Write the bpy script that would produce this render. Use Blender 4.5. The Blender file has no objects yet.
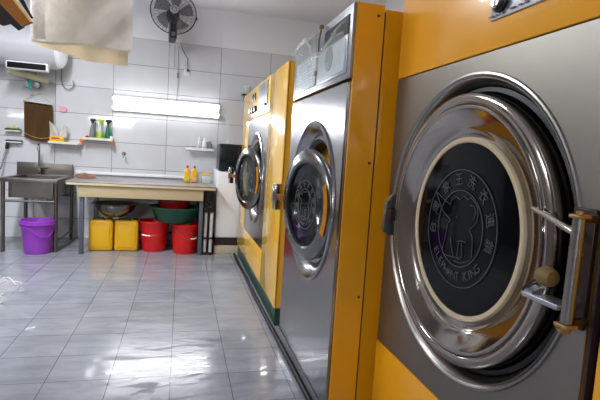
import bpy, bmesh, math, random
from mathutils import Vector, Matrix
random.seed(7)
S = bpy.context.scene
COL = S.collection
PI = math.pi

# ------------------------------------------------------------------ camera
def cam_basis(p, y, r):
    fw = Vector((math.sin(y)*math.cos(p), math.cos(y)*math.cos(p), math.sin(p)))
    rt = fw.cross(Vector((0, 0, 1))).normalized(); up = rt.cross(fw)
    return rt*math.cos(r)+up*math.sin(r), -rt*math.sin(r)+up*math.cos(r), fw
rt, up, fw = cam_basis(-.0953, .2516, .0639)
cd = bpy.data.cameras.new('camera'); cam = bpy.data.objects.new('camera', cd); COL.objects.link(cam)
cam.matrix_world = Matrix(((rt.x, up.x, -fw.x, 0), (rt.y, up.y, -fw.y, 0), (rt.z, up.z, -fw.z, 1.1144), (0, 0, 0, 1)))
cd.sensor_width = 36; cd.lens = 469.7*36/600; cd.clip_start = .02
S.camera = cam

# ------------------------------------------------------------------ world, exposure
w = bpy.data.worlds.new('world'); S.world = w; w.use_nodes = True
w.node_tree.nodes['Background'].inputs[0].default_value = (.8, .85, 1, 1)
w.node_tree.nodes['Background'].inputs[1].default_value = .3
S.view_settings.view_transform = 'Standard'; S.view_settings.look = 'None'
S.view_settings.gamma = 1; S.view_settings.use_curve_mapping = False
S.view_settings.exposure = 0.3

ROOM_X0, ROOM_X1, ROOM_Y0, ROOM_Y1, ROOM_Z = -3.2, 2.0, -3.9, 5.82, 2.76
def area(name, loc, sx, sy, energy, col=(.95, .97, 1), rot=(0, 0, 0)):
    l = bpy.data.lights.new(name, 'AREA'); l.shape = 'RECTANGLE'; l.size = sx; l.size_y = sy; l.energy = energy; l.color = col
    o = bpy.data.objects.new(name, l); COL.objects.link(o); o.location = loc; o.rotation_euler = rot
    return o
# the room's ceiling tube lamps (their housings are built further down)
CEIL = [(-1.3, 3.6, 62), (-2.75, 1.4, 46)]
for cx, cy, e in CEIL:
    area('ceiling_lamp_light', (cx, cy, 2.62), 1.2, .12, e, (.93, .96, 1), (0, 0, PI/2))
# the tube lamp on the back wall, and its twin on the wall behind the camera
area('wall_lamp_light', (-.18, 5.70, 1.565), 1.2, .12, 7, (.97, .98, 1), (-PI/2, 0, 0))
area('wall_lamp_light', (-2.1, -3.78, 1.75), 1.2, .12, 34, (.97, .98, 1), (PI/2, 0, 0))

# ------------------------------------------------------------------ materials
def lin(c):
    return tuple(((v/255)/12.92 if v/255 <= .04045 else ((v/255+.055)/1.055)**2.4) for v in c) + (1,)
def mat(name, col, rough=.5, metal=0, noise=0, nscale=8, bump=0, bscale=60, coat=0, spec=None, alpha=1, trans=0, emit=None, est=0, stretch=None, rnoise=0):
    m = bpy.data.materials.new(name); m.use_nodes = True; nt = m.node_tree; N = nt.nodes; L = nt.links
    b = N['Principled BSDF']; c = lin(col)
    b.inputs['Base Color'].default_value = c; b.inputs['Roughness'].default_value = rough; b.inputs['Metallic'].default_value = metal
    b.inputs['Coat Weight'].default_value = coat; b.inputs['Coat Roughness'].default_value = .06
    if spec is not None: b.inputs['Specular IOR Level'].default_value = spec
    b.inputs['Alpha'].default_value = alpha; b.inputs['Transmission Weight'].default_value = trans
    if emit: b.inputs['Emission Color'].default_value = lin(emit); b.inputs['Emission Strength'].default_value = est
    tc = N.new('ShaderNodeTexCoord'); mp = N.new('ShaderNodeMapping'); L.new(tc.outputs['Object'], mp.inputs[0])
    if stretch: mp.inputs['Scale'].default_value = stretch
    if noise or rnoise:
        n = N.new('ShaderNodeTexNoise'); n.inputs['Scale'].default_value = nscale; n.inputs['Detail'].default_value = 4
        L.new(mp.outputs[0], n.inputs['Vector'])
        if noise:
            mx = N.new('ShaderNodeMix'); mx.data_type = 'RGBA'
            mx.inputs[6].default_value = tuple(v*(1-noise) for v in c[:3])+(1,); mx.inputs[7].default_value = tuple(min(1, v*(1+noise)) for v in c[:3])+(1,)
            L.new(n.outputs[0], mx.inputs[0]); L.new(mx.outputs[2], b.inputs['Base Color'])
        if rnoise:
            mr = N.new('ShaderNodeMapRange'); mr.inputs[1].default_value = .3; mr.inputs[2].default_value = .7
            mr.inputs[3].default_value = max(.02, rough-rnoise); mr.inputs[4].default_value = rough+rnoise
            L.new(n.outputs[0], mr.inputs[0]); L.new(mr.outputs[0], b.inputs['Roughness'])
    if bump:
        n2 = N.new('ShaderNodeTexNoise'); n2.inputs['Scale'].default_value = bscale; n2.inputs['Detail'].default_value = 3
        bp = N.new('ShaderNodeBump'); bp.inputs['Strength'].default_value = bump; bp.inputs['Distance'].default_value = .01
        L.new(mp.outputs[0], n2.inputs['Vector']); L.new(n2.outputs[0], bp.inputs['Height']); L.new(bp.outputs[0], b.inputs['Normal'])
    return m
M = {}
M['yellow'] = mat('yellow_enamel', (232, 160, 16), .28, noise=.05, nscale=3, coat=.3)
M['yellow_lit'] = mat('lit_yellow_enamel', (240, 190, 70), .14, noise=.04, nscale=3, coat=.3)  # lit copy of the yellow enamel, brighter light put into its colour
M['steel'] = mat('brushed_steel', (150, 148, 145), .3, 1, noise=.04, nscale=6, stretch=(1, 1, 26), rnoise=.02)
M['steel_v'] = mat('brushed_steel_panel', (154, 155, 159), .21, 1, noise=.03, nscale=5, stretch=(1, 30, .8), rnoise=.015)
M['steel_c'] = mat('brushed_steel_wide_panel', (142, 138, 131), .43, 1, noise=.035, nscale=5, stretch=(1, 34, .8), rnoise=.02)
M['chrome'] = mat('polished_chrome', (205, 203, 200), .09, 1, noise=.05, nscale=5, bump=.05, bscale=7)
M['door_chrome'] = mat('door_ring_chrome', (128, 128, 127), .18, 1, noise=.06, nscale=6)
M['dull'] = mat('dull_steel', (120, 122, 126), .38, .9, noise=.12, nscale=12)
M['blackrub'] = mat('black_rubber', (14, 13, 14), .45, noise=.2, nscale=20)
M['black'] = mat('black_plastic', (20, 20, 22), .3, noise=.15, nscale=20)
M['dark_drum'] = mat('perforated_drum', (60, 58, 58), .35, .9, noise=.3, nscale=30)
M['cream'] = mat('cream_gasket', (192, 176, 146), .5, noise=.06, nscale=12)
M['green_pl'] = mat('green_paint', (34, 72, 60), .35, noise=.1, nscale=8)
M['white'] = mat('white_enamel', (222, 224, 228), .35, noise=.02, nscale=4)
M['tank'] = mat('heater_enamel', (198, 200, 206), .35, noise=.02, nscale=4)
M['white_pl'] = mat('white_plastic', (236, 238, 240), .3, noise=.02, nscale=6)
M['pale_wood'] = mat('pale_wood_laminate', (190, 172, 134), .5, noise=.16, nscale=7, stretch=(1.2, 9, 16))
M['edge'] = mat('cream_edge_band', (216, 198, 158), .45, noise=.06, nscale=9)
M['top_steel'] = mat('worktop_steel', (158, 154, 156), .32, .7, noise=.04, nscale=3, rnoise=.02)
M['paint_leg'] = mat('grey_leg_paint', (92, 98, 108), .45, .4, noise=.1, nscale=10)
M['red'] = mat('red_plastic', (206, 20, 24), .3, noise=.06, nscale=10)
M['dark_red'] = mat('dark_red_plastic', (150, 16, 26), .3, noise=.08, nscale=10)
M['dgreen'] = mat('dark_green_plastic', (8, 78, 58), .35, noise=.08, nscale=10)
M['purple'] = mat('purple_plastic', (152, 66, 192), .35, noise=.06, nscale=8)
M['canyel'] = mat('yellow_can_plastic', (232, 178, 16), .4, noise=.08, nscale=8)
M['rust'] = mat('rusty_brown', (74, 44, 22), .7, noise=.3, nscale=25)
M['brown_cloth'] = mat('brown_terry', (112, 82, 48), .95, noise=.25, nscale=50, bump=.6, bscale=220)
M['white_cloth'] = mat('off_white_cotton', (238, 235, 230), .9, noise=.05, nscale=14, bump=.35, bscale=120)
M['beige_cloth'] = mat('beige_lining', (222, 210, 186), .9, noise=.08, nscale=9, bump=.3, bscale=90)
M['hem'] = mat('cream_hem', (226, 220, 200), .85, noise=.06, nscale=20)
M['tan'] = mat('tan_fabric', (150, 92, 20), .8, noise=.12, nscale=20)
M['tan_edge'] = mat('light_tan_piping', (224, 184, 124), .8, noise=.08, nscale=20)
M['char'] = mat('charcoal_fabric', (38, 36, 40), .85, noise=.2, nscale=30)
M['brn'] = mat('dark_brown_fabric', (50, 32, 28), .85, noise=.2, nscale=30)
M['grey_pl'] = mat('grey_plastic', (120, 126, 128), .45, noise=.06, nscale=12)
M['green_tr'] = mat('green_spray_plastic', (20, 110, 76), .3, noise=.08, nscale=12)
M['lime'] = mat('lime_label', (170, 204, 60), .5, noise=.1, nscale=30)
M['clear'] = mat('cloudy_clear_plastic', (226, 234, 230), .15, alpha=.38, spec=.6)
M['film'] = mat('clear_film', (222, 228, 218), .12, alpha=.22, spec=.8, bump=.5, bscale=30)
M['bagfilm'] = mat('floor_bag_film', (226, 224, 226), .12, alpha=.22, spec=.8)
M['bagridge'] = mat('floor_bag_creases', (240, 238, 240), .2, alpha=.8, spec=.8)
M['teal'] = mat('teal_plastic', (0, 150, 150), .4, noise=.05, nscale=12)
M['foam'] = mat('pale_yellow_foam', (212, 210, 168), .8, noise=.08, nscale=20, bump=.3, bscale=80)
M['pink'] = mat('pink_paper', (238, 160, 176), .7, noise=.1, nscale=30)
M['orange'] = mat('orange_plastic', (236, 140, 50), .5, noise=.1, nscale=30)
M['latch_or'] = mat('orange_brown_bracket', (150, 84, 16), .35, .3, noise=.2, nscale=20)
M['brass'] = mat('worn_brass', (160, 128, 84), .4, .7, noise=.15, nscale=20)
M['brownsteel'] = mat('brown_tinted_steel', (62, 50, 44), .36, .7, noise=.15, nscale=20)
M['olive'] = mat('olive_rubber', (112, 92, 44), .6, noise=.2, nscale=20)
M['beigetile'] = mat('beige_stone', (186, 172, 146), .5, noise=.12, nscale=12)
M['tube'] = mat('lit_tube', (255, 255, 255), .4, emit=(250, 252, 255), est=9)
M['tube_dim'] = mat('lit_ceiling_tube', (255, 255, 255), .4, emit=(250, 252, 255), est=14)
M['tube_rear'] = mat('lit_rear_tube', (255, 255, 255), .4, emit=(250, 252, 255), est=30)
M['glass_dark'] = mat('smoked_glass', (5, 6, 9), .06, alpha=.97, spec=.14)
M['etch'] = mat('etched_grey', (62, 66, 68), .5, noise=.1, nscale=12)
M['etch_s'] = mat('etched_light_grey', (96, 102, 102), .5, noise=.1, nscale=12)
M['screen'] = mat('matt_black_screen', (10, 10, 11), .6, noise=.1, nscale=20, spec=.15)
M['ring'] = mat('door_ring_polished', (162, 155, 148), .1, 1, noise=.08, nscale=5, bump=.05, bscale=7)
M['sinksteel'] = mat('sink_steel', (118, 114, 108), .34, 1, noise=.08, nscale=8)
M['silver'] = mat('silver_plate', (176, 178, 184), .3, .8, noise=.06, nscale=14)
M['alu'] = mat('bright_aluminium', (206, 208, 212), .35, .5, noise=.04, nscale=8)
M['ctrl'] = mat('satin_control_steel', (150, 152, 158), .32, .85, noise=.05, nscale=5)
M['label'] = mat('pale_label', (186, 196, 204), .35, noise=.08, nscale=30)
M['ink'] = mat('white_ink', (228, 232, 234), .5)
M['darkink'] = mat('dark_ink', (44, 46, 54), .5)
M['redink'] = mat('dark_red_button', (120, 16, 22), .3)
M['blue'] = mat('blue_plastic', (30, 80, 170), .4)
M['fanwire'] = mat('fan_wire', (92, 94, 100), .4, .5)
M['fanblade'] = mat('fan_blade', (84, 86, 94), .4, alpha=.7)
M['dkbase'] = mat('dark_maroon_base', (42, 26, 28), .5, noise=.2, nscale=12)
M['mw'] = mat('black_glass_front', (20, 24, 26), .1, noise=.1, nscale=5)
def glass():
    m = bpy.data.materials.new('clear_door_glass'); m.use_nodes = True; nt = m.node_tree; N = nt.nodes; L = nt.links
    N.remove(N['Principled BSDF']); out = N['Material Output']
    t = N.new('ShaderNodeBsdfTransparent'); t.inputs[0].default_value = (.5, .54, .55, 1)
    g = N.new('ShaderNodeBsdfGlossy'); g.inputs['Roughness'].default_value = .05; g.inputs[0].default_value = (.9, .9, .9, 1)
    f = N.new('ShaderNodeFresnel'); f.inputs[0].default_value = 1.28
    x = N.new('ShaderNodeMixShader'); L.new(f.outputs[0], x.inputs[0]); L.new(t.outputs[0], x.inputs[1]); L.new(g.outputs[0], x.inputs[2]); L.new(x.outputs[0], out.inputs[0])
    return m
M['glass'] = glass()

def wall_tiles(name, horiz, ox, tint=(214, 216, 220)):
    """600 x 300 glazed tiles up to 2.32 m, white paint above; horiz = axis that runs along the wall."""
    m = bpy.data.materials.new(name); m.use_nodes = True; nt = m.node_tree; N = nt.nodes; L = nt.links; b = N['Principled BSDF']
    tc = N.new('ShaderNodeTexCoord'); sp = N.new('ShaderNodeSeparateXYZ'); L.new(tc.outputs['Object'], sp.inputs[0])
    def math_(op, a, bb=None):
        n = N.new('ShaderNodeMath'); n.operation = op
        for i, v in enumerate((a, bb)):
            if v is None: continue
            if isinstance(v, (int, float)): n.inputs[i].default_value = v
            else: L.new(v, n.inputs[i])
        return n.outputs[0]
    cb = N.new('ShaderNodeCombineXYZ')
    L.new(math_('ADD', sp.outputs[horiz], ox), cb.inputs[0]); L.new(math_('ADD', sp.outputs['Z'], .0761+.3), cb.inputs[1])
    br = N.new('ShaderNodeTexBrick'); br.offset = 0; br.squash = 1
    br.inputs['Scale'].default_value = 1; br.inputs['Brick Width'].default_value = .6; br.inputs['Row Height'].default_value = .3
    br.inputs['Mortar Size'].default_value = .0028; br.inputs['Mortar Smooth'].default_value = .1; br.inputs['Bias'].default_value = 0
    c = lin(tint); br.inputs['Color1'].default_value = c; br.inputs['Color2'].default_value = tuple(v*.965 for v in c[:3])+(1,)
    br.inputs['Mortar'].default_value = lin((118, 120, 128)); L.new(cb.outputs[0], br.inputs[0])
    n = N.new('ShaderNodeTexNoise'); n.inputs['Scale'].default_value = 2.2; n.inputs['Detail'].default_value = 6; n.inputs['Distortion'].default_value = 1.2
    L.new(tc.outputs['Object'], n.inputs['Vector'])
    mr = N.new('ShaderNodeMapRange'); mr.inputs[1].default_value = .35; mr.inputs[2].default_value = .65; mr.inputs[3].default_value = .94; mr.inputs[4].default_value = 1.0
    L.new(n.outputs[0], mr.inputs[0])
    mu = N.new('ShaderNodeMix'); mu.data_type = 'RGBA'; mu.blend_type = 'MULTIPLY'; mu.inputs[0].default_value = 1
    L.new(br.outputs['Color'], mu.inputs[6]); L.new(mr.outputs[0], mu.inputs[7])
    top = math_('GREATER_THAN', sp.outputs['Z'], 2.324)
    mx = N.new('ShaderNodeMix'); mx.data_type = 'RGBA'; L.new(top, mx.inputs[0]); L.new(mu.outputs[2], mx.inputs[6]); mx.inputs[7].default_value = lin((236, 237, 242))
    L.new(mx.outputs[2], b.inputs['Base Color'])
    L.new(math_('ADD', math_('MULTIPLY', top, .5), .05), b.inputs['Roughness'])
    bp = N.new('ShaderNodeBump'); bp.inputs['Strength'].default_value = .5; bp.inputs['Distance'].default_value = .002; bp.invert = True
    L.new(br.outputs['Fac'], bp.inputs['Height'])
    wv = N.new('ShaderNodeTexNoise'); wv.inputs['Scale'].default_value = 3; L.new(tc.outputs['Object'], wv.inputs['Vector'])
    b2 = N.new('ShaderNodeBump'); b2.inputs['Strength'].default_value = .015; b2.inputs['Distance'].default_value = .02
    L.new(wv.outputs[0], b2.inputs['Height']); L.new(bp.outputs[0], b2.inputs['Normal']); L.new(b2.outputs[0], b.inputs['Normal'])
    return m

def floor_mat():
    m = bpy.data.materials.new('grey_marbled_floor_tiles'); m.use_nodes = True; nt = m.node_tree; N = nt.nodes; L = nt.links; b = N['Principled BSDF']
    tc = N.new('ShaderNodeTexCoord')
    mp = N.new('ShaderNodeMapping'); L.new(tc.outputs['Object'], mp.inputs[0]); mp.inputs['Location'].default_value = (-.2689+.2804*40, -2.2767+.2854*40, 0)
    br = N.new('ShaderNodeTexBrick'); br.offset = 0; br.squash = 1; br.inputs['Scale'].default_value = 1
    br.inputs['Brick Width'].default_value = .2804; br.inputs['Row Height'].default_value = .2854; br.inputs['Mortar Size'].default_value = .0017; br.inputs['Mortar Smooth'].default_value = .1
    c = lin((152, 156, 166)); br.inputs['Color1'].default_value = c; br.inputs['Color2'].default_value = tuple(v*.9 for v in c[:3])+(1,); br.inputs['Mortar'].default_value = lin((84, 84, 92))
    L.new(mp.outputs[0], br.inputs[0])
    m2 = N.new('ShaderNodeMapping'); L.new(tc.outputs['Object'], m2.inputs[0]); m2.inputs['Rotation'].default_value = (0, 0, .7); m2.inputs['Scale'].default_value = (1, 2.6, 1)
    n = N.new('ShaderNodeTexNoise'); n.inputs['Scale'].default_value = 3.4; n.inputs['Detail'].default_value = 8; n.inputs['Roughness'].default_value = .62; n.inputs['Distortion'].default_value = .8
    L.new(m2.outputs[0], n.inputs['Vector'])
    mr = N.new('ShaderNodeMapRange'); mr.inputs[1].default_value = .34; mr.inputs[2].default_value = .68; mr.inputs[3].default_value = .8; mr.inputs[4].default_value = 1.1
    L.new(n.outputs[0], mr.inputs[0])
    mu = N.new('ShaderNodeMix'); mu.data_type = 'RGBA'; mu.blend_type = 'MULTIPLY'; mu.inputs[0].default_value = 1; L.new(br.outputs['Color'], mu.inputs[6]); L.new(mr.outputs[0], mu.inputs[7])
    L.new(mu.outputs[2], b.inputs['Base Color'])
    # dried-on haze (satin) broken by wet streaks (mirror smooth)
    m3 = N.new('ShaderNodeMapping'); L.new(tc.outputs['Object'], m3.inputs[0]); m3.inputs['Rotation'].default_value = (0, 0, -.5); m3.inputs['Scale'].default_value = (1, 3.2, 1)
    wn = N.new('ShaderNodeTexNoise'); wn.inputs['Scale'].default_value = 4.2; wn.inputs['Detail'].default_value = 3; wn.inputs['Distortion'].default_value = 1.6; L.new(m3.outputs[0], wn.inputs['Vector'])
    r = N.new('ShaderNodeMapRange'); r.inputs[1].default_value = .555; r.inputs[2].default_value = .57; r.inputs[3].default_value = .2; r.inputs[4].default_value = .035
    L.new(wn.outputs[0], r.inputs[0]); L.new(r.outputs[0], b.inputs['Roughness']); b.inputs['Specular IOR Level'].default_value = .6
    bp = N.new('ShaderNodeBump'); bp.inputs['Strength'].default_value = .6; bp.inputs['Distance'].default_value = .002; bp.invert = True; L.new(br.outputs['Fac'], bp.inputs['Height'])
    wv = N.new('ShaderNodeTexNoise'); wv.inputs['Scale'].default_value = 5; L.new(tc.outputs['Object'], wv.inputs['Vector'])
    b2 = N.new('ShaderNodeBump'); b2.inputs['Strength'].default_value = .08; b2.inputs['Distance'].default_value = .02
    L.new(wv.outputs[0], b2.inputs['Height']); L.new(bp.outputs[0], b2.inputs['Normal']); L.new(b2.outputs[0], b.inputs['Normal'])
    return m

# ------------------------------------------------------------------ mesh helpers
class MB:
    def __init__(s): s.bm = bmesh.new()
    def box(s, x0, x1, y0, y1, z0, z1, bev=0):
        r = bmesh.ops.create_cube(s.bm, size=1)
        for v in r['verts']: v.co = Vector(((x0+x1)/2+v.co.x*(x1-x0), (y0+y1)/2+v.co.y*(y1-y0), (z0+z1)/2+v.co.z*(z1-z0)))
        if bev:
            es = list({e for v in r['verts'] for e in v.link_edges})
            bmesh.ops.bevel(s.bm, geom=es, offset=bev, segments=3, affect='EDGES', profile=.5)
        return s
    def tube(s, pts, r, seg=8, closed=False, cap=True):
        pts = [Vector(p) for p in pts]; n = len(pts); rings = []
        rr = r if isinstance(r, (list, tuple)) else [r]*n
        ref = None
        for i, p in enumerate(pts):
            a = pts[(i-1) % n] if (closed or i > 0) else p; b = pts[(i+1) % n] if (closed or i < n-1) else p
            t = (b-a).normalized()
            if ref is None:
                ref = Vector((0, 0, 1)) if abs(t.z) < .9 else Vector((1, 0, 0))
            u = (ref-t*ref.dot(t))
            if u.length < 1e-4: u = t.orthogonal()
            u.normalize(); ref = u; v = t.cross(u)
            rings.append([s.bm.verts.new(p+(u*math.cos(2*PI*k/seg)+v*math.sin(2*PI*k/seg))*rr[i]) for k in range(seg)])
        for i in range(n if closed else n-1):
            A, B = rings[i], rings[(i+1) % n]
            for k in range(seg): s.bm.faces.new((A[k], A[(k+1) % seg], B[(k+1) % seg], B[k]))
        if cap and not closed: s.bm.faces.new(rings[0][::-1]); s.bm.faces.new(rings[-1])
        return s
    def cyl(s, a, b, r, seg=20): return s.tube([a, b], r, seg)
    def lathe(s, prof, o=(0, 0, 0), ax='z', seg=40, closed=False, sy=1):
        """prof: (radius, height along axis); closed joins the last profile point to the first."""
        rings = []; o = Vector(o)
        def P(r, h, a):
            c, d = r*math.cos(a), r*math.sin(a)
            return o+(Vector((c, d*sy, h)) if ax == 'z' else Vector((h, c, d)) if ax == 'x' else Vector((c, h, d)))
        for r, h in prof:
            rings.append([s.bm.verts.new(P(0, h, 0))] if r < 1e-6 else [s.bm.verts.new(P(r, h, 2*PI*k/seg)) for k in range(seg)])
        m = len(rings)
        for i in range(m if closed else m-1):
            A, B = rings[i], rings[(i+1) % m]
            if len(A) == 1 and len(B) == 1: continue
            for k in range(seg):
                j = (k+1) % seg
                if len(A) == 1: f = (A[0], B[j], B[k])
                elif len(B) == 1: f = (A[k], A[j], B[0])
                else: f = (A[k], A[j], B[j], B[k])
                s.bm.faces.new(f)
        return s
    def prism(s, poly, y0, y1):
        """polygon in x,z extruded along y"""
        A = [s.bm.verts.new((x, y0, z)) for x, z in poly]; B = [s.bm.verts.new((x, y1, z)) for x, z in poly]; n = len(poly)
        s.bm.faces.new(A); s.bm.faces.new(B[::-1])
        for i in range(n): s.bm.faces.new((A[i], B[i], B[(i+1) % n], A[(i+1) % n]))
        return s
    def sheet(s, fn, nu, nv, thick=0):
        G = [[s.bm.verts.new(fn(i/nu, j/nv)) for j in range(nv+1)] for i in range(nu+1)]
        fs = [s.bm.faces.new((G[i][j], G[i+1][j], G[i+1][j+1], G[i][j+1])) for i in range(nu) for j in range(nv)]
        if thick: bmesh.ops.solidify(s.bm, geom=fs, thickness=thick)
        return s
    def plate_hole(s, y0, y1, z0, z1, cy, cz, r, x, d, seg=72):
        """rectangular plate in the y,z plane with a round hole; front at x, back at x+d"""
        angs = sorted([2*PI*k/seg for k in range(seg)] + [math.atan2(b-cz, a-cy) % (2*PI) for a in (y0, y1) for b in (z0, z1)])
        def edge(a):
            c, q = math.cos(a), math.sin(a); t = 1e9
            if c > 1e-9: t = min(t, (y1-cy)/c)
            if c < -1e-9: t = min(t, (y0-cy)/c)
            if q > 1e-9: t = min(t, (z1-cz)/q)
            if q < -1e-9: t = min(t, (z0-cz)/q)
            return cy+c*t, cz+q*t
        R = []
        for a in angs:
            e = edge(a); i = (cy+r*math.cos(a), cz+r*math.sin(a))
            R.append([s.bm.verts.new((x, *i)), s.bm.verts.new((x, *e)), s.bm.verts.new((x+d, *e)), s.bm.verts.new((x+d, *i))])
        n = len(R)
        for k in range(n):
            A, B = R[k], R[(k+1) % n]
            for q in range(4): s.bm.faces.new((A[q], A[(q+1) % 4], B[(q+1) % 4], B[q]))
        return s
    def text(s, body, size, place, align='CENTER'):
        """place(x, y) turns the text plane's point into a local one"""
        cu = bpy.data.curves.new('t', 'FONT'); cu.body = body; cu.size = size; cu.align_x = align; cu.align_y = 'CENTER'; cu.resolution_u = 3
        ob = bpy.data.objects.new('t', cu); COL.objects.link(ob)
        dg = bpy.context.evaluated_depsgraph_get(); me = bpy.data.meshes.new_from_object(ob.evaluated_get(dg))
        vs = [s.bm.verts.new(place(v.co.x, v.co.y)) for v in me.vertices]
        for p in me.polygons:
            try: s.bm.faces.new([vs[i] for i in p.vertices])
            except ValueError: pass
        bpy.data.objects.remove(ob); bpy.data.curves.remove(cu); bpy.data.meshes.remove(me)
        return s
    def build(s, name, m, parent=None, label=None, loc=None, smooth=True, flip=True):
        if flip: bmesh.ops.recalc_face_normals(s.bm, faces=s.bm.faces[:])
        for f in s.bm.faces: f.smooth = smooth
        for e in s.bm.edges:
            if len(e.link_faces) == 2 and e.calc_face_angle(0) > math.radians(38): e.smooth = False
        me = bpy.data.meshes.new(name); s.bm.to_mesh(me); s.bm.free(); me.materials.append(M[m] if isinstance(m, str) else m)
        o = bpy.data.objects.new(name, me); COL.objects.link(o)
        if parent: o.parent = parent
        if loc: o.location = loc
        if label: o['label'] = label
        return o
def thing(name, label, cat, loc=(0, 0, 0), rz=0, group=None):
    o = bpy.data.objects.new(name, None); COL.objects.link(o); o.location = loc; o.rotation_euler = (0, 0, rz); o.empty_display_size = .1
    return tag(o, label, cat, group)
def tag(o, label, cat, group=None, kind=None):
    o['label'] = label; o['category'] = cat
    if group: o['group'] = group
    if kind: o['kind'] = kind
    return o
def struct(name, mb, m, loc=None):
    o = mb.build(name, m, loc=loc); o['kind'] = 'structure'; return o
def copy_tree(o, parent=None):
    kids = list(o.children); c = o.copy(); COL.objects.link(c); c.parent = parent
    for k in kids:
        copy_tree(k, c)
    return c

# ------------------------------------------------------------------ room shell
x0, x1, y0, y1, H = ROOM_X0, ROOM_X1, ROOM_Y0, ROOM_Y1, ROOM_Z
struct('floor', MB().box(x0-.1, x1+.1, y0-.1, y1+.1, -.1, 0), floor_mat())
struct('ceiling', MB().box(x0-.1, x1+.1, y0-.1, y1+.1, H, H+.1), mat('ceiling_paint', (244, 244, 248), .8, noise=.02, nscale=2))
struct('wall_back', MB().box(x0-.1, x1+.1, y1, y1+.1, 0, H), wall_tiles('wall_tiles_back', 'X', 1.3822+12*.6))
struct('wall_front', MB().box(x0-.1, x1+.1, y0-.1, y0, 0, H), wall_tiles('wall_tiles_front', 'X', 12, (186, 182, 178)))  # unseen wall, tint set for how much light it bounces back
struct('wall_left', MB().box(x0-.1, x0, y0, y1, 0, H), wall_tiles('wall_tiles_left', 'Y', 12, (112, 106, 104)))  # unseen wall, dark tint stands in for the dim side of the room
struct('wall_right', MB().box(x1, x1+.1, y0, y1, 0, H), wall_tiles('wall_tiles_right', 'Y', 12.3))

# ------------------------------------------------------------------ elephant emblem (etched rings, animal outline, lettering)
def emblem(k=1.0, t=-.003):
    mb = MB(); P = lambda a, b: (t, -a*k, b*k)
    for r, w_ in ((.172, .0016), (.112, .0016)):
        mb.lathe([(r*k-w_*.9, t), (r*k-w_*.9, t-.0006), (r*k+w_*.9, t-.0006), (r*k+w_*.9, t)], (0, 0, 0), 'x', 72, True)
    lines = [[(-.056, .064), (-.103, .08), (-.141, .095), (-.119, .068), (-.09, .038), (-.048, .019), (-.062, .004), (-.067, -.033), (-.077, -.073), (-.068, -.09), (-.014, -.089), (.016, -.083)],
             [(-.056, .064), (-.048, .081), (-.026, .09), (-.007, .084), (.013, .096), (.032, .088), (.045, .094), (.068, .082), (.082, .062), (.082, .034), (.067, .015), (.051, .004), (.067, -.013), (.072, -.052), (.069, -.078), (.028, -.097), (-.012, -.098)],
             [(.044, .074), (.064, .072), (.073, .052), (.06, .031)], [(-.039, -.034), (-.029, -.063), (-.014, -.089)],
             [(-.002, -.039), (.02, -.034), (.038, -.034)], [(.005, -.042), (.003, -.082)], [(.02, -.04), (.026, -.083), (.004, -.088)], [(-.022, .03), (-.016, .034), (-.012, .028)]]
    for l in lines:
        # smooth the polyline by subdividing with Catmull-Rom
        q = []
        for i in range(len(l)-1):
            p0, p1, p2, p3 = l[max(i-1, 0)], l[i], l[i+1], l[min(i+2, len(l)-1)]
            for s_ in (0, .33, .67):
                q.append(tuple(.5*((2*p1[d])+(-p0[d]+p2[d])*s_+(2*p0[d]-5*p1[d]+4*p2[d]-p3[d])*s_**2+(-p0[d]+3*p1[d]-3*p2[d]+p3[d])*s_**3) for d in (0, 1)))
        q.append(l[-1]); mb.tube([P(*a) for a in q], .0013*max(k, .8), 4)
    def arc(ch, ang, rad, size, inward):
        a = math.radians(ang); c, s_ = rad*math.cos(a), rad*math.sin(a); rot = a-PI/2 if inward else a+PI/2
        mb.text(ch, size*k, lambda x, y: P((c+(x/k)*math.cos(rot)-(y/k)*math.sin(rot)), (s_+(x/k)*math.sin(rot)+(y/k)*math.cos(rot))))
    for ch, a in zip('台灣象王洗衣連鎖', (188, 161, 127, 99, 73, 46, 18, -10)): arc(ch, a, .142, .04, True)
    for i, ch in enumerate('ELEPHANT KING'): arc(ch, -143+i*8.3, .142, .036, False)
    return mb

# ------------------------------------------------------------------ washers
def open_box(mb, x0, x1, y0, y1, z0, z1, t=.012):
    mb.box(x0, x1, y0, y0+t, z0, z1).box(x0, x1, y1-t, y1, z0, z1).box(x0, x1, y0+t, y1-t, z1-t, z1).box(x0, x1, y0+t, y1-t, z0, z0+t).box(x1-t, x1, y0+t, y1-t, z0+t, z1-t)
    return mb

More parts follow.
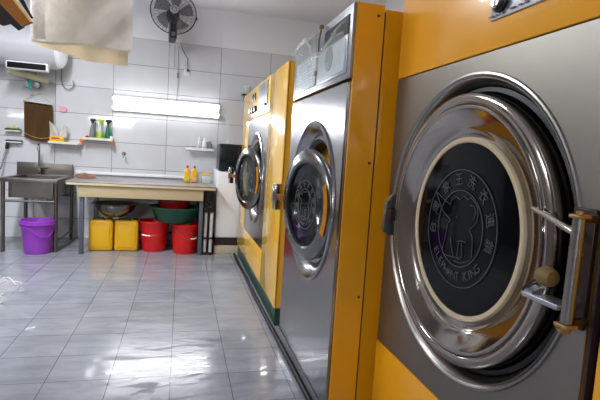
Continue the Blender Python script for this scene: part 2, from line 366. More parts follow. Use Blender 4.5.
def small_door(root, cy, cz, ang, hinge_x, rad=.262):
    """porthole door of the two far machines, swung out about its near edge"""
    a = math.radians(ang)
    cx = hinge_x-rad*math.sin(a); yy = cy
    d = MB().lathe([(rad-.004, .02), (rad, .008), (rad-.003, -.004), (rad-.012, -.012), (.205, -.022), (.196, -.016), (.194, .0), (.2, .022), (.21, .03), (.24, .028)], ax='x', seg=64, closed=True).build('door', 'door_chrome', root)
    d.location = (cx, yy, cz); d.rotation_euler = (0, 0, a)
    MB().lathe([(.208, .004), (.208, -.002), (.198, -.012), (.19, -.010), (.19, .01), (.2, .016)], ax='x', seg=56, closed=True).build('gasket', 'blackrub', d)
    MB().lathe([(.192, -.004), (.186, .03), (.172, .07), (.15, .095), (.1, .105), (0, .108)], ax='x', seg=56).build('glass_bowl', 'glass', d, flip=False)
    MB().lathe([(.19, 0.0), (.184, .032), (.178, .034), (.186, 0.0)], ax='x', seg=56, closed=True).build('inner_ring', 'chrome', d)
    MB().lathe([(0, -.002), (.193, -.004)], ax='x', seg=56).build('glass_front', 'glass', d, flip=False)
    emblem(.66, -.006).build('emblem', 'etch_s', d, 'grey etched elephant emblem')
    # latch tongue on the far edge
    MB().box(-.012, .004, rad-.01, rad+.08, -.016, .016, .003).build('latch_arm', 'latch_or', d, 'orange-brown latch arm')
    MB().box(-.028, .012, rad+.075, rad+.105, -.07, .07, .005).box(-.036, -.028, rad+.08, rad+.10, -.03, .05, .003).build('latch', 'chrome', d, 'chrome latch plate')
    # curved yellow strip along the near edge
    h = MB(); pts = [(-.014, -(rad-.02)*math.cos(t), (rad-.02)*math.sin(t)) for t in [math.radians(q) for q in range(-27, 28, 6)]]
    h.sheet(lambda u, v: (-.02, -(rad-.042+.034*v)*math.cos(math.radians(-27+54*u)), (rad-.042+.034*v)*math.sin(math.radians(-27+54*u))), 14, 2, .006)
    h.build('curved_strip', 'yellow', d, 'yellow curved strip')
    return d

def porthole(root, cy, cz, ro=.39, rh=.315, mat_='steel_v'):
    """pressed collar, gasket and drum of an opening in the plane x = 0"""
    MB().lathe([(ro, .001), (ro-.004, -.010), (ro-.014, -.013), (ro-.028, -.007), (ro-.05, .006), (rh+.012, .02), (rh+.004, .03), (rh, .05), (rh+.01, .05), (ro, .012)], (0, cy, cz), 'x', 72, True).build('collar', mat_, root)
    MB().lathe([(rh+.004, .03), (rh-.012, .026), (rh-.03, .04), (rh-.034, .08), (rh-.02, .10), (rh+.01, .10), (rh+.012, .05)], (0, cy, cz), 'x', 64, True).build('gasket', 'blackrub', root)
    MB().lathe([(rh-.02, .1), (rh+.03, .12), (rh+.03, .5), (.05, .52), (0, .52)], (0, cy, cz), 'x', 56).build('drum', 'dark_drum', root, flip=False)

def writing(mb, y0, y1, z0, z1, rows, x, fill=.7):
    """rows of short strokes standing for print too small to read"""
    dz = (z1-z0)/rows
    for i in range(rows):
        y = y0
        while y < y1:
            l = random.uniform(.008, .03)
            if random.random() < fill: mb.box(x-.0012, x, y, min(y+l, y1), z0+(i+.3)*dz, z0+(i+.62)*dz)
            y += l+random.uniform(.004, .012)

# --- nearest washer
C = thing('washing_machine', 'nearest yellow washing machine with large closed round door filling the right', 'washing machine', (.8, 1.215, 0), group='row of industrial washers')
open_box(MB(), .002, .95, -.49, .485, .02, 1.80).build('body', 'yellow', C)
MB().box(-.006, .012, -.49, .485, 1.427, 1.80, .003).build('top_panel', 'yellow', C)
MB().box(-.006, .012, -.49, .485, .02, .391, .003).build('lower_panel', 'yellow', C)
MB().plate_hole(-.478, .485, .395, 1.423, 0, .93, .432, -.004, .014).build('front_panel', 'steel_c', C, 'brushed steel front panel')
MB().lathe([(.450, -.003), (.447, -.009), (.442, -.010), (.435, -.006), (.422, .010), (.412, .035), (.408, .09), (.414, .09), (.438, .012)], (0, 0, .93), 'x', 96, True).build('collar', 'steel', C)
MB().lathe([(.41, .03), (.398, .026), (.380, .05), (.376, .1), (.33, .11), (.33, .13), (.41, .12)], (0, 0, .93), 'x', 80, True).build('gasket', 'blackrub', C)
MB().lathe([(.33, .12), (.36, .14), (.36, .6), (.06, .63), (0, .63)], (0, 0, .93), 'x', 64).build('drum', 'dark_drum', C, flip=False)
dC = MB().lathe([(.375, .05), (.388, .02), (.390, -.018), (.387, -.027), (.382, -.030), (.366, -.031), (.361, -.029), (.358, -.024), (.355, -.030), (.350, -.031), (.344, -.029), (.320, -.017), (.300, -.008), (.292, -.003), (.284, .004), (.269, .006), (.268, .02), (.33, .03)], ax='x', seg=112, closed=True).build('door', 'ring', C, 'mirror-chrome door ring', loc=(0, -.008, .93))
MB().lathe([(.268, .006), (.267, -.001), (.265, -.003), (.256, -.003), (.252, -.001), (.250, .004), (.268, .012)], ax='x', seg=96, closed=True).build('glass_seal', 'cream', dC, 'cream rubber seal')
MB().lathe([(0, -.001), (.15, -.001), (.252, .002), (.252, .008), (0, .006)], ax='x', seg=80).build('glass', 'glass_dark', dC, 'dark smoked glass')
emblem(1.0, -.004).build('emblem', 'etch', dC, 'faint grey elephant emblem in a ring of lettering')
MB().box(-.050, .0, .372, .42, -.035, .008, .004).build('latch_arm', 'brownsteel', dC)
MB().prism([(-.058, -.08), (-.030, -.095), (-.012, -.09), (-.012, .05), (-.026, .062), (-.05, .03)], .402, .424).build('latch', 'dull', dC, 'silver latch block')
# hinge assembly at the near side
hg = MB().box(-.014, -.0045, -.476, -.42, .80, 1.045, .003).build('hinge_plate', 'brownsteel', C, 'brown-tinted steel hinge plate')
for z in (.835, .885, .945, .995): MB().lathe([(0, -.008), (.0055, -.006), (.007, 0), (.0, .0)], (-.014, -.448, z), 'x', 14).build('screw', 'chrome', hg)
hb = MB().cyl((-.062, -.484, .822), (-.062, -.486, 1.03), .0115, 20).build('hinge_bar', 'steel', C, 'vertical chrome hinge bar')
MB().box(-.076, -.046, -.50, -.472, 1.028, 1.036, .003).lathe([(.007, 1.034), (.007, 1.042), (0, 1.043)], (-.062, -.486, 0), 'z', 12).build('end_cap', 'brass', hb, 'brass end cap')
MB().box(-.050, -.014, -.492, -.475, 1.02, 1.035, .002).build('bar_bracket', 'brownsteel', C)
MB().box(-.05, -.014, -.492, -.475, .815, .83, .002).build('bar_bracket', 'brownsteel', C)
MB().box(-.078, -.046, -.50, -.468, .812, .821, .003).lathe([(0, -.012), (.012, -.009), (.015, 0), (0, 0)], (-.064, -.482, .812), 'z', 16).build('end_cap', 'brass', hb, 'brass end cap')
MB().tube([(-.062, -.478, 1.0), (-.052, -.41, 1.016), (-.040, -.338, 1.030)], [.008, .0075, .006], 10).build('upper_hinge_arm', 'chrome', C)
MB().box(-.060, -.012, -.455, -.352, .836, .848, .003).prism([(-.056, .848), (-.03, .848), (-.03, .862), (-.056, .852)], -.38, -.356).build('lower_hinge_arm', 'silver', C)
MB().lathe([(0, -.020), (.016, -.018), (.021, -.008), (.021, .008), (.016, .018), (0, .020)], (-.045, -.405, .893), 'y', 20).build('hinge_buffer', 'olive', C, 'olive rubber buffer')
MB().tube([(-.045, -.388, .885), (-.05, -.37, .875), (-.045, -.352, .862), (-.042, -.335, .846)], .003, 8).tube([(-.045, -.388, .878), (-.05, -.37, .866), (-.045, -.35, .852), (-.042, -.34, .838)], .0025, 8).build('cable', 'blackrub', C)
# control plate
cp = MB().box(-.012, -.006, -.34, -.072, 1.502, 1.70, .002).build('control_plate', 'silver', C)
for yy, zz, r in ((-.112, 1.543, .024), (-.2, 1.545, .02), (-.28, 1.55, .02)):
    MB().lathe([(r+.004, 0), (r+.004, -.006), (r, -.008), (r*.9, -.014), (r*.8, -.017), (0, -.017)], (-.014, yy, zz), 'x', 28).build('knob', 'black', cp, 'black control knob')
    MB().lathe([(r*.72, 0), (r*.68, -.002), (0, -.002)], (-.031, yy, zz), 'x', 24).box(-.036, -.033, yy-.003, yy+.003, zz-r*.65, zz+r*.65).build('knob_face', 'silver', cp, 'silver knob face')
mb = MB(); writing(mb, -.13, -.07, 1.506, 1.518, 1, -.0145, .9); writing(mb, -.22, -.15, 1.508, 1.52, 1, -.0145, .9); writing(mb, -.31, -.24, 1.508, 1.52, 1, -.0145, .9); mb.build('lettering', 'darkink', cp)
# dark strip standing in for the shaded gap before the next machine
MB().box(-.012, .012, -.498, -.4915, .02, 1.80).build('gap_shade', 'dkbase', C, 'dark strip painted as the shaded gap')

D = thing('washing_machine', 'yellow enamelled machine side cut off by right edge of the photo', 'washing machine', (.8, .705, 0), group='row of industrial washers')
open_box(MB(), .002, .95, -.95, 0, .02, 1.80).build('body', 'yellow', D)
MB().box(-.006, .012, -.95, 0, .02, 1.80, .003).build('front_panel', 'yellow', D)

SCREWS = ((.10, 1.67), (.108, 1.10), (.108, .55))
# --- middle washer (steel front, orange side)
B = thing('washing_machine', 'middle washer with full steel front, orange side and door ajar', 'washing machine', (.62, 2.25, 0), group='row of industrial washers')
open_box(MB(), .012, .125, -.49, .49, .05, 1.712, .01).build('front_housing', 'yellow', B, 'orange-yellow front housing')
open_box(MB(), .135, .95, -.482, .49, .05, 1.70, .01).build('body', 'yellow', B, 'orange-yellow rear body')
MB().box(.12, .14, -.478, .484, .06, 1.69).build('seam_strip', 'rust', B, 'dark seam')
MB().box(.03, .9, -.46, .46, .0, .05).build('base_frame', 'blackrub', B, 'black base frame')
for sx, sz in SCREWS: MB().lathe([(.006, 0), (.005, -.003), (0, -.004)], (sx, -.49, sz), 'y', 12).build('screw', 'rust', B)
MB().box(-.002, .012, -.485, .465, 1.425, 1.712, .002).build('control_panel', 'ctrl', B, 'satin steel control panel')
MB().plate_hole(-.475, .465, .055, 1.41, -.03, .895, .365, -.002, .014).build('front_panel', 'steel_v', B, 'brushed steel front panel')
porthole(B, -.03, .895)
small_door(B, -.13, .885, 10, 0)
lb = MB().box(-.006, -.002, .0, .40, 1.455, 1.615, .001).build('label_plate', 'label', B, 'pale printed label')
mb = MB(); writing(mb, .02, .385, 1.465, 1.605, 9, -.006, .75); mb.build('lettering', 'ink', lb)
ds = MB().box(-.006, -.002, -.45, -.04, 1.45, 1.60, .001).build('display_frame', 'silver', B)
MB().box(-.008, -.006, -.43, -.06, 1.462, 1.588, .001).build('display_window', 'label', ds)
MB().prism([(-.006, 1.60), (-.002, 1.60), (-.002, 1.675), (-.006, 1.675)], -.45, -.13).build('dark_window', 'black', B, 'black display window')
MB().box(-.012, -.002, -.02, .006, 1.50, 1.522, .001).build('button', 'redink', B, 'dark red button')
MB().lathe([(0, -.012), (.055, -.01), (.06, -.002), (0, -.002)], (0, -.22, 1.545), 'x', 30).build('dial', 'grey_pl', B, 'round grey dial')

# --- farthest washer
A = thing('washing_machine', 'farthest washer, yellow with steel centre panel and green plinth', 'washing machine', (.62, 4.02, 0), group='row of industrial washers')
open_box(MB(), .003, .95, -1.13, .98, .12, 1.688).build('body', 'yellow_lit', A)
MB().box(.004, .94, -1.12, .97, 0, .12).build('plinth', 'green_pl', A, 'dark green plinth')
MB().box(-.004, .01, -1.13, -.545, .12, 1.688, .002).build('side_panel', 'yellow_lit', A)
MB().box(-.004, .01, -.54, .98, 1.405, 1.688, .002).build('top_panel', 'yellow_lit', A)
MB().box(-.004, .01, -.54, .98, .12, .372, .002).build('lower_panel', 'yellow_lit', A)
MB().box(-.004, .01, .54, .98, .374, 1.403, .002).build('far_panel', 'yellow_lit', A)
MB().plate_hole(-.54, .538, .376, 1.402, -.03, .895, .365, -.003, .012).build('front_panel', 'steel_v', A, 'brushed steel front panel')
porthole(A, -.03, .895)
small_door(A, -.07, .89, 16, 0)
MB().box(-.012, -.004, -.45, -.02, 1.455, 1.665, .002).build('control_plate', 'silver', A)
for yy in (.18, .30): MB().box(-.012, -.004, yy, yy+.07, 1.575, 1.635, .002).build('switch', 'black', A, 'black rectangular switch')
for yy in (.12, .27, .42): MB().lathe([(.028, 0), (.026, -.02), (0, -.022)], (-.004, yy, 1.49), 'x', 20).build('knob', 'black', A, 'black knob')
MB().lathe([(.014, 0), (.012, -.012), (0, -.012)], (-.012, -.41, 1.485), 'x', 16).build('button', 'darkink', A)

hose = MB().tube([(.585, 4.95, .018), (.58, 4.6, .014), (.592, 4.1, .014), (.585, 3.5, .014), (.592, 2.9, .014), (.60, 2.3, .014), (.602, 1.9, .014), (.61, 1.5, .014)], .013, 12).build('drain_hose', 'blackrub')
tag(hose, 'black hose lying on the floor along the washer bases', 'hose')

# film draped over the middle washer's controls
def film(u, v):
    y = 2.70-u*.90; edge = .05+.11*max(0, math.sin(PI*min(1, u*1.02)))**.7+.02*math.sin(9*u)
    sgn = v*(.05+edge)
    if sgn < .05: x, z = .67-sgn, 1.716
    else: x, z = .602-.014*math.sin(7*u+5*v), 1.716-(sgn-.05)
    if u > .5: z = min(z, 1.716) - min(1, (u-.5)/.08)*.105; x = min(x, .606)
    x -= .006*math.sin(23*u+8*v)+.002; z += .004*math.sin(19*u-7*v)*(1 if sgn > .05 else .2)
    return (x-.004, y, z)
fb = thing('plastic_bag', 'clear plastic bag draped over the top of the middle washer', 'plastic bag', (0, 0, 0))
MB().sheet(film, 40, 12).build('bag_film', 'film', fb, flip=False)
mb = MB(); mb.tube([(.60, 2.44, 1.715), (.585, 2.35, 1.68), (.59, 2.28, 1.64), (.582, 2.22, 1.575), (.59, 2.08, 1.56), (.588, 1.98, 1.60), (.59, 1.86, 1.635), (.60, 1.80, 1.65)], [.005, .009, .011, .009, .006, .005, .006, .004], 10)
mb.tube([(.606, 2.66, 1.705), (.596, 2.52, 1.70), (.586, 2.38, 1.70), (.585, 2.3, 1.66)], [.008, .012, .012, .008], 10).build('bag_folds', 'film', fb)
MB().tube([(.602, 2.17, 1.60), (.598, 2.16, 1.65), (.60, 2.14, 1.70)], .004, 8).lathe([(0, 0), (.012, .004), (.01, .016), (0, .02)], (.60, 2.14, 1.695), 'z', 12).build('tie', 'olive', fb, 'olive string tie')

# ------------------------------------------------------------------ lamps
def tube_lamp(name, label, loc, rz, cat='lamp', ceil=False, m='tube'):
    t = thing(name, label, cat, loc, rz)
    # local: long axis x, mounting surface at local y = 0 (wall) facing -y, or z = 0 (ceiling) facing -z
    if ceil:
        MB().box(-.62, .62, -.085, .085, -.05, -.002, .006).build('housing', 'white_pl', t)
        for s_ in (-.045, .045): MB().cyl((-.585, s_, -.075), (.585, s_, -.075), .014, 14).build('tube', m, t)
        for e in (-.6, .6): MB().box(e-.012, e+.012, -.07, .07, -.095, -.05, .003).build('socket', 'white_pl', t)
    else:
        MB().box(-.60, .60, -.03, -.002, -.085, .085, .006).build('housing', 'white_pl', t)
        for s_ in (-.05, .05): MB().cyl((-.59, -.055, s_), (.59, -.055, s_), .0165, 14).build('tube', m, t)
        for e in (-.6, .6):
            for s_ in (-.05, .05): MB().box(e-.01, e+.01, -.075, -.028, s_-.022, s_+.022, .003).build('socket', 'white_pl', t)
    return t
tube_lamp('wall_lamp', 'bright twin-tube lamp glowing on the tiled back wall', (-.18, 5.82, 1.57), 0)
tube_lamp('wall_lamp', 'twin-tube lamp on the wall behind the viewer', (-2.1, -3.9, 1.75), PI, m='tube_rear')
for i, (cx, cy, e) in enumerate(CEIL):
    tube_lamp('ceiling_lamp', ['ceiling tube lamp nearest the sink wall', 'ceiling tube lamp near the left wall'][i], (cx, cy, H), PI/2, ceil=True, m='tube_dim')

# ------------------------------------------------------------------ fan
F = thing('wall_fan', 'black wall-mounted fan with round wire cage above the lit tube', 'fan', (-.14, 5.40, 2.55))
F.rotation_euler = (math.radians(-8), math.radians(0), math.radians(6))
mb = MB(); R_ = .238
for k in range(1, 20):
    r = R_*k/19.5; h = -.075+.065*(r/R_)**3
    mb.tube([(r*math.cos(a), h, r*math.sin(a)) for a in [2*PI*q/40 for q in range(40)]], .0011, 4, closed=True)
for k in range(36):
    a = 2*PI*k/36; mb.tube([(r*math.cos(a), -.075+.065*(r/R_)**3, r*math.sin(a)) for r in (.045, .1, .16, .2, .238)], .0011, 4)
mb.build('front_grille', 'fanwire', F)
mb = MB().tube([(R_*math.cos(a), 0, R_*math.sin(a)) for a in [2*PI*q/56 for q in range(56)]], .006, 8, closed=True).build('cage_rim', 'black', F)
mb = MB()
for k in range(36):
    a = 2*PI*k/36; mb.tube([(r*math.cos(a), .07-.07*(r/R_)**3, r*math.sin(a)) for r in (.06, .12, .18, .238)], .0011, 4)
for r in (.1, .15, .2): mb.tube([(r*math.cos(a), .07-.07*(r/R_)**3, r*math.sin(a)) for a in [2*PI*q/40 for q in range(40)]], .0011, 4, closed=True)
mb.build('rear_grille', 'fanwire', F)
for k in range(5):
    def blade(u, v, k=k):
        r = .03+u*.172; a = 2*PI*k/5+(v-.5)*(1.0-.25*u)+.25*u
        return (r*math.cos(a), -.02+.035*(v-.5), r*math.sin(a))
    MB().sheet(blade, 8, 6, .002).build('blade', 'fanblade', F)
MB().lathe([(0, -.05), (.03, -.045), (.036, -.01), (.036, .02)], ax='y', seg=28).build('hub', 'black', F)
MB().lathe([(.026, -.088), (.042, -.084), (.044, -.076), (.030, -.076)], ax='y', seg=32, closed=True).lathe([(0, -.083), (.018, -.082), (.018, -.078), (0, -.078)], ax='y', seg=20).build('badge', 'silver', F, 'silver centre badge')
MB().lathe([(0, .2), (.05, .19), (.07, .14), (.07, .08), (.04, .055), (0, .055)], ax='y', seg=28).build('motor', 'black', F)
MB().box(-.03, .05, -.012+.107, .26, -.25, .02, .02).box(-.01, .04, .24, .38, -.1, -.02, .01).build('bracket', 'black', F)
MB().lathe([(.022, 0), (.020, -.014), (.014, -.016), (.014, -.006), (0, -.006)], (.012, .095, -.20), 'y', 24).build('switch_knob', 'silver', F)
MB().box(R_-.008, R_+.014, -.008, .01, -.05, -.02, .002).build('cage_clip', 'black', F)
cords = thing('pull_cord', 'pair of thin grey cords hanging below the wall fan', 'cord', (-.1, 5.78, 2.28))
MB().tube([(.025, 0, 0), (.02, .02, -.2), (.03, .02, -.46), (.02, .02, -.62)], .0032, 6).box(.013, .035, .01, .028, -.36, -.30).build('long_cord', 'grey_pl', cords)
MB().tube([(-.02, 0, 0), (-.025, .02, -.15), (-.02, .02, -.24)], .003, 6).build('short_cord', 'grey_pl', cords)
pc = thing('power_cord', 'black fan power cord running to a white wall socket', 'cord', (0, 0, 0))
MB().tube([(-.06, 5.66, 2.30), (-.045, 5.78, 2.27), (-.01, 5.80, 2.2), (.03, 5.80, 2.15), (.028, 5.80, 2.08), (.035, 5.79, 2.03)], .0035, 6).build('cord', 'black', pc)
MB().box(.022, .046, 5.785, 5.811, 2.005, 2.03, .004).build('plug', 'black', pc)
ws = MB().box(-.012, .062, 5.811, 5.819, 1.95, 2.03, .003).build('wall_socket', 'white'); tag(ws, 'white wall socket under the fan', 'socket')

# ------------------------------------------------------------------ things on the back wall, left side
hx0, hx1 = -2.45, -1.30
WH = thing('water_heater', 'white horizontal water heater with black display at top left', 'water heater', (0, 5.58, 2.07))
MB().lathe([(.19, hx0), (.215, hx0+.02), (.22, hx0+.05), (.22, hx1-.03), (.215, hx1), (.2, hx1+.002)], ax='x', seg=56).build('tank', 'tank', WH)
MB().lathe([(.208, hx1), (.20, hx1+.03), (.16, hx1+.06), (.08, hx1+.075), (0, hx1+.078)], ax='x', seg=56).build('end_cap', 'white_pl', WH)
MB().lathe([(0, hx0-.07), (.16, hx0-.05), (.19, hx0), (0.0, hx0+.001)], ax='x', seg=40).build('end_cap', 'white_pl', WH)
for x in (-2.2, -1.55): MB().box(x-.03, x+.03, .19, .238, -.12, .15, .004).build('wall_bracket', 'dull', WH)
pn = MB().box(-1.745, -1.36, -.18, -.09, -.275, -.195, .012).build('display_panel', 'white_pl', WH)
MB().box(-1.73, -1.375, -.184, -.17, -.264, -.207, .003).build('screen', 'screen', pn, 'black display screen')
fm = MB().tube([(-1.80, 5.66, 1.80), (-1.6, 5.67, 1.765), (-1.42, 5.68, 1.735)], [.028, .03, .036], 16).build('foam_roll', 'foam'); tag(fm, 'pale yellow foam tube under the water heater', 'foam tube')
vp = thing('valve_pipes', 'steel pipes and valves hanging under the water heater', 'pipe', (0, 0, 0))
for x in (-1.66, -1.555):
    MB().tube([(x, 5.75, 1.87), (x, 5.765, 1.80), (x+.005, 5.77, 1.70)], .012, 10).build('pipe', 'chrome', vp)
    MB().lathe([(0, -.03), (.03, -.028), (.034, 0), (.03, .02), (0, .024)], (x+.01, 5.75, 1.685), 'y', 20).build('valve', 'dull', vp)
tg = MB().box(-1.615, -1.582, 5.668, 5.676, 1.63, 1.745, .003).build('teal_tag', 'teal'); tag(tg, 'teal plastic strip hanging among the heater pipes', 'tag')
hs = MB().tube([(-1.31, 5.775, 1.90), (-1.32, 5.79, 1.80), (-1.31, 5.79, 1.73), (-1.28, 5.79, 1.685), (-1.24, 5.79, 1.675), (-1.20, 5.79, 1.70), (-1.19, 5.79, 1.75), (-1.205, 5.79, 1.775)], .0055, 10).build('flexible_hose', 'dull'); tag(hs, 'curled braided steel hose right of the water heater', 'hose')

# brown towel on hanger
T = thing('hanger_towel', 'brown towel clipped to a wire hanger above the sink', 'towel', (-1.54, 5.78, 1.50))
MB().tube([(.0, .0, .12), (-.16, 0, .03), (-.16, 0, .0), (.14, 0, -.015), (.155, 0, .01), (0, 0, .12), (0, 0, .15), (.015, .02, .17)], .003, 6).build('hanger', 'foam', T, 'pale wire hanger')
def tw(u, v):
    w_ = .285+.01*v; x = -.14+u*w_+.012*v*math.sin(3*u); z = -.005-.02*u-v*(.375+.03*math.sin(PI*u)+.0*u)
    return (x, -.012+.012*math.sin(11*u+1.5*v)*(.3+v), z)
MB().sheet(tw, 26, 22, .008).build('cloth', 'brown_cloth', T)
MB().sheet(lambda u, v: (lambda p: (p[0], p[1]-.006, p[2]))(tw(u, .87+.02*v+.03*math.sin(PI*u))), 26, 1, .003).build('hem_line', 'tan_edge', T, 'pale hem line')
MB().sheet(lambda u, v: (-.14+u*.28, -.02, .006-.02*u-.012*v), 12, 2, .006).build('hem', 'hem', T, 'cream top hem')
st = MB().prism([(-1.345, 1.492), (-1.325, 1.478), (-1.30, 1.487), (-1.275, 1.478), (-1.258, 1.455), (-1.27, 1.43), (-1.30, 1.422), (-1.33, 1.435), (-1.335, 1.46)], 5.80, 5.8195).build('pink_sticker', 'pink'); tag(st, 'pink animal-shaped sticker on tiles right of the brown towel', 'sticker')
# squeegee heads
def squeegee(name, label, x, z, pole):
    t = thing(name, label, 'brush', (x, 5.80, z))
    MB().box(-.075, .075, -.05, .0, -.018, -.004, .003).build('blade', 'white_pl', t, 'white blade')
    MB().box(-.078, .078, -.055, .0, -.004, .012, .004).build('holder', 'black', t, 'black holder')
    if not pole: MB().box(-.06, .05, -.05, -.005, .012, .03, .005).build('pad', 'lime', t, 'lime green pad')
    if pole:
        MB().tube([(-.06, -.03, 0), (-.07, -.035, -.09)], .018, 12).build('socket', 'black', t)
        MB().tube([(-.07, -.035, -.08), (-.10, -.12, -.30), (-.13, -.2, -.36)], .009, 10).build('handle', 'dull', t, 'long grey handle')
    MB().tube([(-.02, -.01, .012), (.0, -.01, .04), (.03, -.01, .012)] if not pole else [(-.01, -.01, -.018), (.02, -.01, -.04), (.05, -.01, -.018)], .003, 6).build('hook', 'chrome', t)
squeegee('squeegee', 'upper wall squeegee with lime green pad left of the towel', -1.785, 1.19, False)
squeegee('squeegee', 'lower wall squeegee with black socket and grey handle', -1.775, 1.068, True)

# wall shelves
def wall_shelf(name, label, xa, xb, z, drop):
    t = thing(name, label, 'shelf', ((xa+xb)/2, 5.82, z)); w2 = (xb-xa)/2
    MB().box(-w2, w2, -.13, -.002, -.006, 0).build('board', 'white_pl', t)
    MB().box(-w2, w2, -.135, -.128, -.006, .02, .001).build('front_rail', 'hem', t)
    MB().tube([(-w2+.01, -.13, -.0), (-w2+.01, -.13, -drop), (w2-.01, -.13, -drop-.01), (w2-.01, -.13, 0)], .003, 6).tube([(-w2+.01, -.13, -drop), (-w2+.01, -.003, -drop)], .003, 6).tube([(w2-.01, -.13, -drop-.01), (w2-.01, -.003, -drop-.01)], .003, 6).build('wire_basket', 'dull', t)
    return t
wall_shelf('wall_shelf', 'small white wall shelf holding the tissue pack', -1.42, -1.11, 1.075, .045)
wall_shelf('wall_shelf', 'small white wall shelf holding three spray bottles', -1.075, -.765, 1.14, .03)
tp = thing('tissue_pack', 'yellow tissue pack with white tissues sticking up', 'tissues', (-1.335, 5.72, 1.0752))
MB().box(-.075, .075, -.033, .033, 0, .075, .016).build('packet', 'canyel', tp)
MB().box(-.05, .03, -.036, -.031, .045, .062, .002).build('red_print', 'red', tp, 'red print')
for dx, tl, hh in ((-.03, -.15, .17), (.05, .35, .15)):
    MB().sheet(lambda u, v, dx=dx, tl=tl, hh=hh: (dx+(u-.5)*(.09-.06*v*(1 if dx > 0 else .3))+tl*.12*v, .012*math.sin(5*u+3*v), .07+v*hh*(1-.35*u)), 8, 8, .002).build('tissue', 'white_cloth', tp)
def spray(label, x, m, hz=0, tl=0, labelm=None):
    t = thing('spray_bottle', label, 'spray bottle', (x-.01, 5.745, 1.1402), tl, group='spray bottles on the wall shelf'); t.scale = (1, 1, 1.2)
    MB().lathe([(0, 0), (.031, 0), (.034, .006), (.032, .05), (.026, .09), (.018, .12), (.012, .14), (.012, .155), (0, .155)], seg=28).build('bottle', m, t)
    if labelm: MB().lathe([(.0348, .012), (.0345, .05), (.031, .075)], seg=28).build('label_band', labelm, t)
    MB().lathe([(0, .15), (.015, .15), (.015, .172), (0, .172)], seg=18).box(-.026, .03, -.011, .011, .168, .196, .006).box(.025, .042, -.007, .007, .176, .19, .002).tube([(.018, 0, .17), (.034, 0, .158), (.036, 0, .135)], .004, 8).build('trigger_head', 'black' if not labelm else 'lime', t)
spray('grey spray bottle with black trigger, leftmost of the three', -.972, 'grey_pl')
spray('pale bottle with lime label and lime trigger, middle of the three', -.892, 'clear', labelm='lime')
spray('dark green spray bottle with black trigger, rightmost of the three', -.808, 'green_tr')
for nm, m, x, y, z, r, lb_ in (('red_sponge', 'dark_red', -1.035, 5.745, 1.160, .022, 'dark red sponge at left end of the spray bottle shelf'), ('orange_ball', 'orange', -1.095, 5.77, 1.12, .024, 'orange ornament hanging between the two wall shelves'), ('pink_ball', 'pink', -1.105, 5.77, 1.083, .02, 'pink ornament between the two wall shelves'), ('orange_cup', 'orange', -.775, 5.735, 1.105, .024, 'orange round item under right end of the bottle shelf')):
    o = MB().lathe([(0, -r*.9), (r*.7, -r*.75), (r, -.1*r), (r*.85, r*.6), (r*.3, r*.9), (0, r)], (x, y, z), seg=20).build(nm, m); tag(o, lb_, nm.split('_')[1])
jr = MB().lathe([(0, 0), (.022, 0), (.022, .04), (.019, .045), (.019, .05), (0, .05)], (-.785, 5.745, 1.1402), seg=20).build('small_jar', 'white_pl'); tag(jr, 'small white jar at right end of the spray bottle shelf', 'jar')
hk = MB().lathe([(.022, 0), (.022, -.006), (0, -.006)], (-.65, 5.82, 1.0), 'y', 20).tube([(-.65, 5.81, 1.0), (-.65, 5.77, .99), (-.645, 5.755, .96), (-.63, 5.755, .94), (-.62, 5.765, .955)], .007, 8).tube([(-.65, 5.79, .998), (-.665, 5.785, 1.03)], .005, 8).build('wall_hook', 'chrome'); tag(hk, 'chrome hook on the tiles under the lit tube', 'hook')
# wire rack with toiletries
wr = thing('wire_rack', 'chrome wire rack on tiles above the yellow bottles', 'rack', (.21, 5.82, 1.085))
mb = MB()
for z in (0, .05): mb.tube([(-.16, -.002, z), (-.16, -.11, z), (.16, -.11, z), (.16, -.002, z)], .0035, 6)
for k in range(9): mb.tube([(-.16+.04*k, -.11, .05), (-.16+.04*k, -.11, 0), (-.16+.04*k, -.003, 0)], .002, 6)
mb.build('wire_frame', 'chrome', wr)
MB().box(-.165, .165, -.117, -.113, .005, .035, .001).build('front_strip', 'white_pl', wr)
for i, (x, h_, r, m, lb_, cat) in enumerate((( .10, .05, .04, 'clear', 'low clear dish at left end of the wire rack', 'dish'), (.20, .175, .03, 'clear', 'cloudy bottle in middle of wire rack', 'bottle'), (.262, .155, .03, 'white_pl', 'white bottle right of the cloudy one on the wire rack', 'bottle'), (.328, .12, .024, 'grey_pl', 'short grey bottle at right end of wire rack', 'bottle'))):
    o = MB().lathe([(0, 0), (r, 0), (r, h_*.7), (r*.5, h_*.82), (r*.45, h_), (0, h_)] if h_ > .06 else [(0, 0), (r*.9, 0), (r, h_), (r*.9, h_), (r*.8, .004), (0, .004)], (x, 5.76, 1.0885), seg=24).build('toiletry_bottle' if cat == 'bottle' else 'soap_dish', m); tag(o, lb_, cat)
# little shelf beside the far washer's top
ls = thing('corner_shelf', 'small dark wall shelf just above the far washer', 'shelf', (.745, 5.82, 1.80))
MB().box(-.07, .12, -.12, -.002, -.012, .0, .003).tube([(-.04, -.01, -.06), (-.04, -.1, -.012)], .004, 6).build('board', 'black', ls)
cu = MB().lathe([(0, 0), (.04, 0), (.045, .02), (.045, .10), (.042, .10), (.042, .02), (0, .006)], (.735, 5.75, 1.8003), seg=28).build('clear_cup', 'clear'); tag(cu, 'cloudy clear cup on the small dark shelf above far washer', 'cup')

